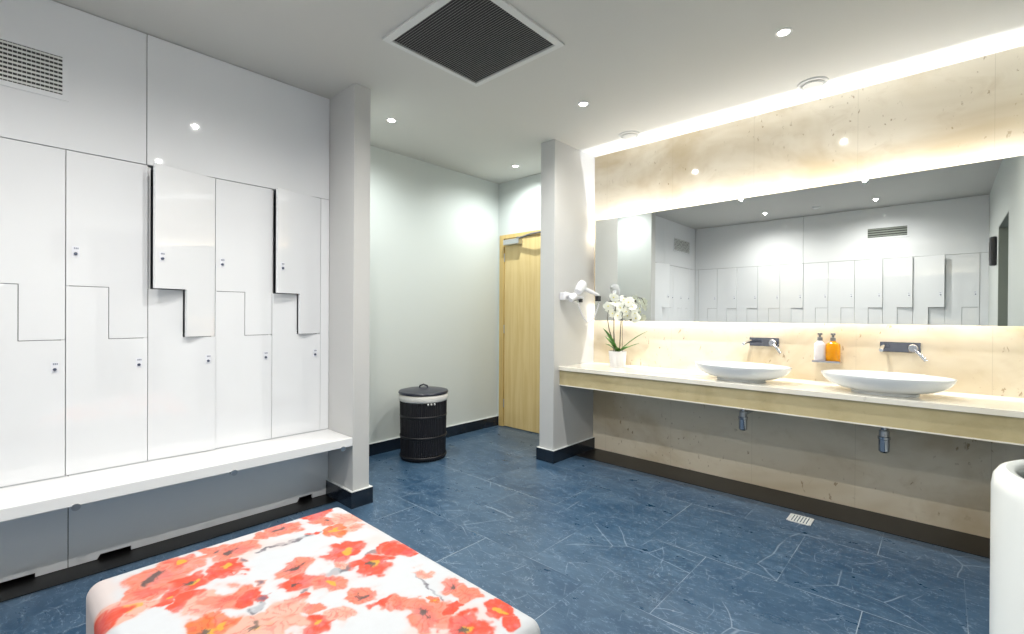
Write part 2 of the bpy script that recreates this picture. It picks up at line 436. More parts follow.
# ------------------------------------------------------------------ lockers
def locker(W, loc, rz, label, group, up=0.0, lo=0.0, small=False):
    hgt = BT - BB; zb = 1.325 - BB; zc = 1.073 - BB; D = .42; mid = W / 2; q = .0013
    t = thing('locker', label, 'locker', loc, rz, group)
    cb = nb()
    sb_ = add_box(nb(), q, q + .012, .020, D, 0, hgt); add_box(sb_, W - q - .012, W - q, .020, D, 0, hgt)
    obj('side_panel', sb_, 'bench', t)
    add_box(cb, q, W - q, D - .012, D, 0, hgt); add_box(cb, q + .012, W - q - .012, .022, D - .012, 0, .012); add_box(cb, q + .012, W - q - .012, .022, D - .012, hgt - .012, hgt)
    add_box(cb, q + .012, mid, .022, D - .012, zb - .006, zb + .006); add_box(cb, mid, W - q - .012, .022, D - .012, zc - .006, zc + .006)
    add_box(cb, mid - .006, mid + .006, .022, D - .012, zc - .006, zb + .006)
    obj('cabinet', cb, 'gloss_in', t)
    fn = lambda u, v, dd: (u, dd, v)
    dbm = add_prism(nb(), [(q, zb + q), (mid + q, zb + q), (mid + q, zc + q), (W - q, zc + q), (W - q, hgt), (q, hgt)], fn, 0, .018)
    d = obj('door', dbm, 'gloss', t, origin=(W - q, .0, 0), rz=up, bevel=.0012)
    o = Vector((W - q, 0, 0))
    def fit(dr, x, z, org):
        b1 = add_box(nb(), x - .013, x + .013, -.0012, 0, z - .016, z + .034)
        f = obj('lock_plate', b1, 'lockplate', dr); f.data.transform(Matrix.Translation(-org))
        b2 = add_lathe(nb(), [(0, -.009), (.006, -.009), (.007, -.001), (0, -.001)], (x, 0, z), 14, axis='Y')
        f2 = obj('lock', b2, 'knob', dr, smooth='auto'); f2.data.transform(Matrix.Translation(-org))
        b3 = nb()
        for k in range(3): add_box(b3, x - .006 + k * .006, x - .002 + k * .006, -.0020, -.0012, z + .021, z + .029)
        f3 = obj('number_plate', b3, 'plate', dr); f3.data.transform(Matrix.Translation(-org))
    fit(d, .034, 1.478 - BB, o)
    dbm = add_prism(nb(), [(q, 0), (W - q, 0), (W - q, zc - q), (mid - q, zc - q), (mid - q, zb - q), (q, zb - q)], fn, 0, .018)
    o2 = Vector((q, 0, 0))
    d2 = obj('door', dbm, 'gloss', t, origin=(q, 0, 0), rz=-lo, bevel=.0012)
    fit(d2, W - .036, .938 - BB, o2)
    return t

edges = [-.400, -.100, .205, .512, .815, 1.118, 1.420]
labs = ['white glossy two-door locker in the left corner beside the rear wall lockers',
        'white glossy stepped-door locker at left edge of photo, below the wall vent',
        'white glossy stepped-door locker second from left edge, both doors shut flush',
        'white glossy locker whose upper door stands ajar, nearest the middle of the left wall',
        'white glossy locker between the two lockers with ajar upper doors',
        'white glossy locker nearest the grey pillar, upper door slightly ajar']
ups = [0, 0.3, 0.0, 16.5, .4, 12]; los = [0, .4, .4, 2.6, .4, .2]
for i in range(6):
    locker(edges[i + 1] - edges[i], (edges[i], YL, BB), 0, labs[i], 'stepped-door lockers along the left wall', R(ups[i]), R(los[i]))
rup = [1.0, 11, 5, 3.5, 1, .6, 3, .8, 2.4, 2.2, .5]
W = .297
ordn = ['closest to the black wall dispenser', 'second from the wall dispenser, upper door wide ajar', 'third from the wall dispenser, upper door ajar', 'fourth from the black wall dispenser',
        'fifth from the black wall dispenser', 'middle one of the rear wall row', 'fifth from the room corner', 'fourth from the room corner', 'third from the room corner', 'second from the room corner', 'beside the room corner']
for i in range(11):
    locker(W, (XB, -.312 + W * i, BB), PI / 2, 'white rear-wall locker seen in the mirror, ' + ordn[i], 'stepped-door lockers along the rear wall', R(rup[i]))

# bench along the left lockers
t = thing('bench', 'long white wall bench running below the left lockers to the pillar', 'bench', (0, 2.85, .38))
obj('seat', box(XB + .002, PX0 - .001, 2.69 - 2.85, YL - 2.85 - .001, .004, .055), 'bench', t, bevel=.003)
for x in (-.384, .216, .816, 1.413):
    cb = nb(); add_tube(cb, [(x, -.166, .000), (x, .155, .000)], .015, 18)
    obj('bracket', cb, 'steel', t, smooth='auto')

# ------------------------------------------------------------------ vents
def wall_vent(label, loc, rz, w, h, slat, n, group=None, frame=.022, bars=0):
    t = thing('air_vent', label, 'vent', loc, rz, group)
    fb = nb()
    add_box(fb, -w / 2 - frame, w / 2 + frame, -.006, 0, -h / 2 - frame, -h / 2); add_box(fb, -w / 2 - frame, w / 2 + frame, -.006, 0, h / 2, h / 2 + frame)
    add_box(fb, -w / 2 - frame, -w / 2, -.006, 0, -h / 2, h / 2); add_box(fb, w / 2, w / 2 + frame, -.006, 0, -h / 2, h / 2)
    obj('frame', fb, 'gloss', t)
    obj('backing', box(-w / 2, w / 2, -.0012, 0, -h / 2, h / 2), 'vent_dark', t)
    for k in range(n):
        z = -h / 2 + h * (k + .5) / n
        sb = nb()
        add_prism(sb, [(-.0055, z - h / n * .22), (-.0055, z + h / n * .26), (-.002, z + h / n * .34), (-.002, z - h / n * .14)], lambda u, v, dd: (dd, u, v), -w / 2, w / 2)
        obj('slat', sb, slat, t)
    if bars:
        bb = nb()
        for k in range(1, bars): add_box(bb, -w / 2 + w * k / bars - .0008, -w / 2 + w * k / bars + .0008, -.0022, -.0012, -h / 2, h / 2)
        obj('mesh_bars', bb, slat, t)
    return t
wall_vent('white-framed air vent grille high on the left wall above the lockers', (-.095, YL, 2.293), 0, .575, .175, 'slat', 9, bars=40)
wall_vent('dark wide air vent high on the rear wall, seen in the mirror', (XB, .54, 2.30), PI / 2, .40, .118, 'dark_slat', 4, bars=2)

t = thing('ceiling_vent', 'large square ceiling grille with dark slats and white frame', 'vent', (1.672, 1.812, H))
x0, x1, y0, y1 = -.337, .333, -.337, .337
a, b_ = .040, .028
fb = nb()
add_box(fb, x0, x0 + a, y0, y1, -.012, 0); add_box(fb, x1 - a * .8, x1, y0, y1, -.012, 0); add_box(fb, x0 + a, x1 - a * .8, y0, y0 + a, -.012, 0); add_box(fb, x0 + a, x1 - a * .8, y1 - b_, y1, -.012, 0)
obj('frame', fb, 'vent_frame', t, bevel=.002)
gx0, gx1, gy0, gy1 = x0 + a, x1 - a * .8, y0 + a, y1 - b_
obj('backing', box(gx0, gx1, gy0, gy1, -.0015, 0), 'vent_dark', t)
N = 42
for k in range(N):
    x = gx0 + (gx1 - gx0) * (k + .5) / N
    sb = add_prism(nb(), [(x - .0050, -.0095), (x - .0028, -.0095), (x + .0045, -.002), (x + .0030, -.002)], lambda u, v, dd: (u, dd, v), gy0, gy1)
    obj('slat', sb, 'vent_grey', t)

for (x, y, lab) in ((3.358, 1.835, 'round white ceiling disc valve nearer the left end of the mirror'), (3.360, .597, 'round white ceiling disc valve nearer the right side of photo')):
    t = thing('ceiling_disc', lab, 'vent', (x, y, H), 0, 'round disc valves in the ceiling')
    obj('ring', add_lathe(nb(), [(.062, 0), (.083, 0), (.080, -.008), (.066, -.010), (.062, 0)], seg=40), 'vent_frame', t, smooth='auto')
    obj('disc', add_lathe(nb(), [(0, -.004), (.040, -.004), (.056, -.010), (.052, -.016), (0, -.018)], seg=40), 'vent_frame', t, smooth='auto')

# ------------------------------------------------------------------ downlights
spots = [(2.66, 1.80, 'recessed ceiling downlight between the big grille and the mirror'),
         (2.66, .60, 'recessed ceiling downlight at upper right of photo'),
         (1.945, 3.00, 'recessed downlight in the alcove ceiling above the hamper'),
         (3.336, 3.03, 'recessed downlight in the alcove ceiling before the oak door'),
         (1.00, 1.82, 'recessed downlight left of the big grille, seen mirrored'),
         (1.00, .61, 'recessed downlight over the near room, seen at mirror top'),
         (-.04, 1.82, 'recessed downlight by the rear wall, left one in the mirror'),
         (-.06, .61, 'recessed downlight by the rear wall, right one in the mirror')]
def light(name, kind, loc, energy, col=(1, .965, .91), **k):
    L = bpy.data.lights.new(name, kind); L.energy = energy; L.color = col
    for a_, v_ in k.items(): setattr(L, a_, v_)
    o = bpy.data.objects.new(name, L); COL.objects.link(o); o.location = loc
    return o
ES = 74
for i, (x, y, lab) in enumerate(spots):
    t = thing('downlight', lab, 'ceiling light', (x, y, H), 0, 'recessed ceiling downlights')
    obj('ring', add_lathe(nb(), [(.026, 0), (.040, 0), (.038, -.004), (.027, -.005), (.026, 0)], seg=32), 'white_metal', t, smooth='auto')
    obj('lens', add_lathe(nb(), [(0, -.002), (.026, -.002)], seg=32), 'lamp', t)
    e = ES * (.8 if i in (2, 3) else 1.0)
    light('downlight_beam', 'SPOT', (x, y, H - .012), e, (1, .96, .90) if i not in (2,3) else (.95, 1, .98), spot_size=R(163), spot_blend=1.0, shadow_soft_size=.012)
tag(obj('ceiling_sensor', add_lathe(nb(), [(0, -.022), (.03, -.020), (.045, -.008), (.047, 0), (0, 0)], (-.09, 1.23, H), 32), 'white_metal', smooth='auto'), 'small white ceiling sensor between rear downlights, seen in the mirror', 'sensor')

# ------------------------------------------------------------------ mirror and its light strips
MX = 3.545; MY0, MY1, MZ0, MZ1 = -.345, 2.262, 1.158, 2.035
t = thing('wall_mirror', 'long frameless backlit mirror on the marble wall', 'mirror', (MX, (MY0 + MY1) / 2, MZ0))
yc = (MY0 + MY1) / 2; hw = (MY1 - MY0) / 2; mh = MZ1 - MZ0
obj('mirror_glass', box(0, .006, -hw, hw, 0, mh), 'mirror', t)
obj('backing_board', box(.0065, .018, -hw + .004, hw - .004, .004, mh - .004), 'white_metal', t)
sp = nb()
add_box(sp, .018, .088, -hw + .12, hw - .12, .24, .26); add_box(sp, .018, .088, -hw + .12, hw - .12, mh - .26, mh - .24)
obj('mounting_rail', sp, 'steel', t)
for z, nm in ((mh - .175, 1), (.16, -1)):
    ob = obj('light_strip', box(.050, .060, -hw + .02, hw - .01, z, z + .004), 'led', t)
LE = (.96, .97, 1)
a1 = light('mirror_light_up', 'AREA', (3.619, yc + .0, MZ1 - .200), 27, LE, shape='RECTANGLE', size=.016, size_y=2 * hw - .04)
a1.rotation_euler = (PI, 0, 0)
a3 = light('added_ceiling_fill', 'AREA', (3.592, yc, MZ1 - .03), 7.5, LE, shape='RECTANGLE', size=.06, size_y=2 * hw - .04)  # added wide fill to brighten the ceiling, not one of the strips
a3.rotation_euler = (PI, 0, 0)
a2 = light('mirror_light_down', 'AREA', (3.615, yc + .0, MZ0 + .160), 16, (1, .98, .96), shape='RECTANGLE', size=.016, size_y=2 * hw - .04)

# ------------------------------------------------------------------ vanity
t = thing('vanity_counter', 'long pale marble vanity counter running along the right wall', 'counter', (3.35, 1.0, .63))
obj('worktop', box(3.106 - 3.35, XV - 3.35, YC - 1.0, QY0 - 1.0, .120, .150), 'worktop', t, bevel=.002)
obj('fascia', box(3.123 - 3.35, 3.143 - 3.35, YC - 1.0, QY0 - 1.0, .001, .1195), 'fascia', t)
obj('painted_lit_edge', box(3.1205 - 3.35, 3.145 - 3.35, YC - 1.0, QY0 - 1.0, -.006, .0008), 'worktop', t)  # paler strip paints floor light on the fascia's bottom edge

def basin(y, lab):
    t = thing('vessel_basin', lab, 'basin', (3.30, y, .780), 0, 'shallow oval vessel basins on the counter')
    A, B = .20, .294
    out = [(.51, 0), (.51, .013), (.53, .016), (.70, .026), (.84, .043), (.93, .063), (.98, .083), (1.0, .098), (.998, .102), (.984, .101), (.95, .086), (.82, .060), (.60, .040), (.30, .032), (.08, .030)]
    bm = add_lathe(nb(), [(0, 0)] + out, seg=72, sx=A, sy=B)
    obj('bowl', bm, 'ceramic', t, smooth='auto')
    obj('drain', add_lathe(nb(), [(0, .029), (.022, .030), (.024, .028), (.024, .026)], seg=24), 'chrome', t, smooth='auto')
basin(.980, 'oval white vessel basin on the counter nearer the orchid')
basin(.238, 'oval white vessel basin on the counter at right, past the soap bottles')

def trap(y, lab):
    t = thing('bottle_trap', lab, 'drain trap', (3.40, y, .43), 0, 'chrome bottle traps under the counter')
    obj('cup', add_lathe(nb(), [(0, 0), (.018, .001), (.026, .010), (.027, .075), (.030, .078), (.030, .092), (0, .092)], seg=28), 'chrome', t, smooth='auto')
    obj('collar', add_lathe(nb(), [(.0, .093), (.024, .093), (.024, .125), (.018, .130), (0, .130)], seg=28), 'steel', t, smooth='auto')
    obj('tailpipe', add_tube(nb(), [(0, 0, .13), (0, 0, .322)], .016, 18), 'chrome', t, smooth='auto')
    obj('waste_pipe', add_tube(nb(), [(.02, 0, .108), (.233, 0, .108)], .014, 18), 'chrome', t, smooth='auto')
trap(.993, 'chrome bottle trap below the basin nearer the orchid')
trap(.243, 'chrome bottle trap below the right-hand basin')

def tap(y, lab):
    t = thing('wall_tap', lab, 'tap', (XV, y, 1.022), 0, 'wall-mounted chrome taps')
    obj('plate', box(-.014, 0, -.094, .094, -.030, .030), 'chrome_dark_refl', t, bevel=.003)
    sb = nb(); add_tube(sb, [(-.010, .070, .004), (-.10, .071, .004), (-.20, .072, -.002), (-.225, .072, -.010)], [.013, .012, .011, .010], 14)
    obj('spout', sb, 'chrome', t, smooth='auto')
    obj('knob', add_lathe(nb(), [(0, -.055), (.020, -.055), (.024, -.050), (.024, -.014), (0, -.014)], (0, -.060, -.002), 24, axis='X'), 'chrome', t, smooth='auto')
    lb = nb(); add_tube(lb, [(-.045, -.060, -.004), (-.060, -.090, -.034), (-.070, -.118, -.070)], [.010, .008, .009], 12)
    obj('lever', lb, 'chrome', t, smooth='auto')
tap(.925, 'chrome wall tap above the basin nearer the orchid')
tap(.188, 'chrome wall tap above the right-hand basin')

# soap bottles in a wall holder
t = thing('bottle_holder', 'small chrome wall bracket carrying the two soap bottles', 'holder', (XV, .548, .915))
obj('tray', box(-.085, -.001, -.075, .075, -.006, -.001), 'chrome', t, bevel=.001)
obj('front_rail', box(-.088, -.085, -.075, .075, -.004, .006), 'chrome', t)
def bottle(y, mat, lab, br):
    t = thing('soap_bottle', lab, 'soap bottle', (3.585, y, .9145), 0, 'pump soap bottles in the wall holder')
    bm = add_lathe(nb(), [(0, .001), (br - .004, .001), (br, .006), (br, .104), (br - .004, .116), (.016, .126), (.013, .134), (0, .134)], seg=32, sx=.92, sy=1.03)
    obj('bottle', bm, mat, t, smooth='auto')
    pb = nb(); add_lathe(pb, [(0, .134), (.015, .134), (.015, .154), (.007, .156), (.007, .168), (.014, .170), (.014, .182), (0, .183)], seg=20)
    add_tube(pb, [(0, 0, .176), (-.030, 0, .175)], .005, 8)
    obj('pump', pb, 'pump', t, smooth='auto')
bottle(.515, 'amber', 'amber pump soap bottle, right one in the wall holder', .038)
bottle(.586, 'clear', 'clear pump bottle, left one in the wall holder', .031)

# ------------------------------------------------------------------ orchid
OC = Vector((3.437, 1.972, .780))
t = thing('potted_orchid', 'white-flowered orchid in a small white pot on the counter', 'plant', OC)
def fl(k, h): return 1 + .02 * math.cos(k * 2 * PI / 3.2)
obj('pot', add_lathe(nb(), [(0, 0), (.058, 0), (.061, .004), (.072, .122), (.072, .130), (.067, .130), (.064, .112), (0, .112)], seg=64, mod=fl), 'rim', t, smooth='auto')
obj('moss', add_lathe(nb(), [(.064, .111), (.04, .118), (0, .121)], seg=24), 'stem', t, smooth=True)
def blade(base, d, length, width, rise, droop):
    bm = nb(); n = 12; d = Vector(d).normalized(); side = d.cross(Vector((0, 0, 1))).normalized(); rows = []
    for i in range(n + 1):
        s = i / n; w = width * math.sin(PI * min(1, .12 + s * .88)) ** .7 * (1 - .25 * s) if s < 1 else .0008
        p = Vector(base) + d * length * s + Vector((0, 0, rise * s - droop * s * s))
        rows.append([bm.verts.new(p - side * w + Vector((0, 0, w * .35))), bm.verts.new(p), bm.verts.new(p + side * w + Vector((0, 0, w * .35)))])
    for a_, b in zip(rows, rows[1:]):
        for k in range(2): bm.faces.new((a_[k], a_[k + 1], b[k + 1], b[k]))
    return bm
RT = Vector((.676, -.737, 0)); FW = Vector((.737, .676, 0))     # handy directions in the room
for (dx, dy, ln, wd, ri, dr) in ((-.9, -.2, .13, .040, .25, .05), (-1.0, .2, .10, .034, .10, .03), (1, -.3, .17, .020, .10, .02), (.9, -.5, .24, .016, .24, .06), (1, .1, .10, .022, .08, .03), (-.3, -.9, .13, .022, .08, .03), (-.7, .6, .12, .024, .17, .04)):
    lf = obj('leaf', blade((0, 0, .118), RT * dx + FW * dy, ln, wd, ri, dr), 'leaf', t, smooth=True)
    sm = lf.modifiers.new('Solidify', 'SOLIDIFY'); sm.thickness = .0015
def P3(r, f, z): return RT * r + FW * f + Vector((0, 0, z))
stems = [[P3(-.02, 0, .11), P3(-.035, -.01, .28), P3(-.035, -.02, .42), P3(-.02, -.03, .52), P3(.02, -.05, .575), P3(.07, -.07, .57), P3(.11, -.08, .52)],
         [P3(.015, .0, .11), P3(.02, .0, .26), P3(.03, .01, .40), P3(.05, .02, .50), P3(.09, .03, .53), P3(.13, .03, .48), P3(.145, .03, .40)],
         [P3(-.005, 0, .11), P3(-.07, .0, .30), P3(-.085, .01, .40), P3(-.07, .02, .50)]]
for s in stems:
    obj('stem', add_tube(nb(), s, [.0042] * (len(s) - 2) + [.003, .002], 8), 'stem', t, smooth=True)
for s in (P3(.035, -.01, .11), P3(-.035, -.005, .11)):
    obj('support_stick', add_tube(nb(), [s, s + Vector((0, 0, .30))], .0025, 6), 'stem', t, smooth=True)
random.seed(9)
def blossom(c, nrm, size):
    bm = nb(); n = Vector(nrm).normalized(); u = n.orthogonal().normalized(); v = n.cross(u)
    c = Vector(c)
    a0 = random.uniform(0, 6.28)
    for k in range(5):
        a_ = a0 + k * 2 * PI / 5
        dr = u * math.cos(a_) + v * math.sin(a_); sd = n.cross(dr)
        ln = size * (1.0 if k % 2 else .9); wd = size * (.52 if k % 2 else .40)
        ctr = bm.verts.new(c + dr * ln * .5 + n * size * .10); ring = []
        for j in range(12):
            b = 2 * PI * j / 12
            ring.append(bm.verts.new(c + dr * (ln * .52 + ln * .50 * math.cos(b)) + sd * wd * math.sin(b) + n * (.12 * size * math.cos(b * 2 + k) + .02 * size * k)))
        for j in range(12): bm.faces.new((ctr, ring[j], ring[(j + 1) % 12]))
    f = obj('blossom', bm, 'petal', t, smooth=True)
    lb = add_lathe(nb(), [(0, -size * .16), (size * .14, -size * .06), (size * .16, size * .04), (0, size * .14)], seg=10)
    o = obj('blossom_lip', lb, 'lip', f, smooth=True); o.location = c + n * size * .14
pts = [(-.085, -.02, .50), (-.06, -.05, .44), (-.03, -.04, .53), (-.045, -.05, .57), (.0, -.07, .485), (.03, -.06, .55), (.065, -.09, .53), (.05, -.06, .455), (.10, -.08, .49), (.10, -.02, .545),
       (.125, 0, .50), (.14, 0, .44), (.08, .0, .42), (-.07, .03, .48), (-.01, -.04, .42), (.02, .04, .50), (.135, -.05, .40)]
for p in pts:
    nr = -FW * random.uniform(.6, 1.0) + RT * random.uniform(-.7, .7) + Vector((0, 0, random.uniform(-.3, .5)))
    blossom(P3(*p), nr, random.uniform(.036, .044))

# ------------------------------------------------------------------ hair dryer on the right pier
t = thing('hair_dryer', 'white wall hair dryer with coiled cord beside the mirror', 'hair dryer', (3.20, QY0, 1.36))
DL = Vector((3.20, QY0, 1.36))
def W_(*p): return tuple(Vector(p) - DL)
obj('wall_mount', box(-.09, -.02, -.050, 0, -.035, .030), 'white_plastic', t, bevel=.010)
obj('holder_arm', add_tube(nb(), [W_(3.13, 2.285, 1.375), W_(3.20, 2.27, 1.362), W_(3.29, 2.25, 1.350), W_(3.33, 2.245, 1.346)], [.022, .020, .016, .014], 16), 'white_plastic', t, smooth='auto')
obj('dryer_body', add_tube(nb(), [W_(3.232, 2.23, 1.395), W_(3.242, 2.23, 1.405), W_(3.26, 2.225, 1.430), W_(3.285, 2.22, 1.462), W_(3.295, 2.22, 1.476)], [.030, .034, .040, .040, .030], 22), 'white_plastic', t, smooth='auto')
obj('nozzle', add_tube(nb(), [W_(3.155, 2.25, 1.330), W_(3.205, 2.238, 1.365)], [.024, .029], 20), 'white_plastic', t, smooth='auto')
obj('dryer_handle', add_tube(nb(), [W_(3.275, 2.22, 1.435), W_(3.33, 2.195, 1.412), W_(3.40, 2.165, 1.384), W_(3.43, 2.153, 1.372)], [.016, .016, .014, .012], 14), 'white_plastic', t, smooth='auto')
obj('switch_block', box(*[v for k in range(3) for v in ((3.275, 2.232, 1.310)[k] - DL[k], (3.312, 2.265, 1.342)[k] - DL[k])]), 'black', t, bevel=.004)
obj('plug_block', box(*[v for k in range(3) for v in ((3.400, 2.135, 1.322)[k] - DL[k], (3.440, 2.170, 1.366)[k] - DL[k])]), 'black', t, bevel=.004)
obj('front_cap', add_tube(nb(), [W_(3.205, 2.25, 1.325), W_(3.25, 2.245, 1.318)], [.011, .014], 14), 'steel', t, smooth='auto')
cp = []
nseg = 420
pA, pB = Vector(W_(3.27, 2.25, 1.315)), Vector(W_(3.435, 2.15, 1.325))
for i in range(nseg + 1):
    s_ = i / nseg; p = pA.lerp(pB, s_); a_ = s_ * 2 * PI * 36
    cp.append((p.x + .0045 * math.cos(a_), p.y + .0045 * math.sin(a_), p.z - .175 * math.sin(PI * s_) ** .75))
obj('coiled_cord', add_tube(nb(), cp, .0036, 5), 'white_plastic', t, smooth=True)

# ------------------------------------------------------------------ laundry hamper
HC = (2.420, 3.232, 0); HR = .190
t = thing('laundry_hamper', 'black round wicker laundry hamper with white liner, lid and loop handle', 'hamper', HC)
t.scale = (1, 1, 1.05)
def rib(k, h): return 1 + (.016 if k % 2 else -.006)
prof = [(0, .004), (HR - .012, .004), (HR - .006, .02)]
for i in range(12): prof.append((HR - .006 + .010 * i / 11, .03 + .47 * i / 11))
prof += [(HR + .002, .505), (HR - .010, .505), (HR - .014, .10), (0, .09)]
obj('body', add_lathe(nb(), prof, seg=144, mod=rib), 'wicker', t, smooth=False)
for z in (.03, .185, .345, .47):
    obj('band', add_lathe(nb(), [(HR + .002, z - .010), (HR + .0055, z - .007), (HR + .006, z + .006), (HR + .002, z + .010)], seg=64), 'wicker', t, smooth=True)
obj('liner', add_lathe(nb(), [(HR + .006, .462), (HR + .015, .470), (HR + .013, .505), (HR + .005, .515), (HR - .008, .512), (HR - .012, .48)], seg=64, mod=lambda k, h: 1 + .006 * math.sin(k * 2.3)), 'liner', t, smooth=True)
obj('lid', add_lathe(nb(), [(0, .520), (HR + .014, .518), (HR + .018, .526), (HR + .012, .536), (HR - .03, .545), (.06, .556), (0, .558)], seg=64), 'lid', t, smooth='auto')
hb = nb(); add_tube(hb, [(HC[0] * 0 - .035 * RT.x, -.035 * RT.y, .550), (-.030 * RT.x, -.030 * RT.y, .572), (0, 0, .582), (.030 * RT.x, .030 * RT.y, .572), (.035 * RT.x, .035 * RT.y, .550)], .007, 10)
obj('handle', hb, 'lid', t, smooth=True)
dirn = Vector((0 - HC[0], 0 - HC[1], 0)).normalized(); base_a = math.atan2(dirn.y, dirn.x)
for k in range(3):
    a_ = base_a + .18 + k * .13
    c = Vector((math.cos(a_), math.sin(a_), 0)) * (HR + .018)
    obj('toggle', add_lathe(nb(), [(0, -.009), (.006, -.006), (.007, .006), (0, .009)], (c.x, c.y, .452), 10), 'tag', t, smooth=True)

# ------------------------------------------------------------------ waste bin at the right edge
BC = (1.05, -.2185, 0); BR = .1615; BH = .969
t = thing('waste_bin', 'tall round white waste bin at the right edge beside the near wall', 'waste bin', BC)
obj('body', add_lathe(nb(), [(0, .002), (BR - .01, .002), (BR, .012), (BR, BH - .030), (BR - .002, BH - .014), (BR - .008, BH - .004), (BR - .016, BH), (BR - .024, BH - .002), (.133, BH - .008), (.131, BH - .018), (.130, BH - .40), (0, BH - .40)], seg=96), 'bin', t, smooth='auto')
obj('dark_hole_sleeve', add_lathe(nb(), [(.1295, BH - .020), (.126, BH - .024), (.122, BH - .38), (0, BH - .385)], seg=64), 'black', t, smooth=True)  # black sleeve added inside to paint the bin's hole dark

# ------------------------------------------------------------------ floor drain, wall dispenser
t = thing('floor_drain', 'small square steel drain grate in the floor below the counter', 'drain', (3.200, .614, 0))
fb = nb()
for s in (-1, 1):
    add_box(fb, -.056, .056, s * .056 - .005, s * .056 + .005, 0, .004); add_box(fb, s * .056 - .005, s * .056 + .005, -.051, .051, 0, .004)
obj('frame', fb, 'vent_frame', t)
gb = nb()
for k in range(7): add_box(gb, -.050, .050, -.045 + k * .015 - .0045, -.045 + k * .015 + .0045, .0005, .0035)
obj('grate', gb, 'slat', t)
t = thing('wall_dispenser', 'tall rounded black dispenser on the near wall, seen in the mirror', 'dispenser', (.435, YC, 1.86))
pb = nb()
sec = [(-.055, 0), (-.055, .028), (-.04, .046), (0, .052), (.04, .046), (.055, .028), (.055, 0)]
add_prism(pb, sec, lambda u, v, dd: (u, v, dd), -.143, .143)
obj('body', pb, 'black', t, bevel=.015, seg=3)
obj('lens_strip', box(-.015, .015, .050, .054, -.09, .09), 'pump', t)

# ------------------------------------------------------------------ ottoman
OX0, OX1, OY0, OY1, OZ = .155, .890, .698, 1.712, .470
t = thing('ottoman', 'large rectangular ottoman covered in white fabric with red poppy print', 'ottoman', ((OX0 + OX1) / 2, (OY0 + OY1) / 2, 0))
CAM = dict(f=469.6008, yaw=R(42.5519), pit=R(-.2232), rol=R(.3297))
F = Vector((math.cos(CAM['yaw']) * math.cos(CAM['pit']), math.sin(CAM['yaw']) * math.cos(CAM['pit']), math.sin(CAM['pit'])))
Rr = Vector((math.sin(CAM['yaw']), -math.cos(CAM['yaw']), 0)); U = Rr.cross(F)
cr, sr = math.cos(CAM['rol']), math.sin(CAM['rol'])
R2 = Rr * cr + U * sr; U2 = -Rr * sr + U * cr

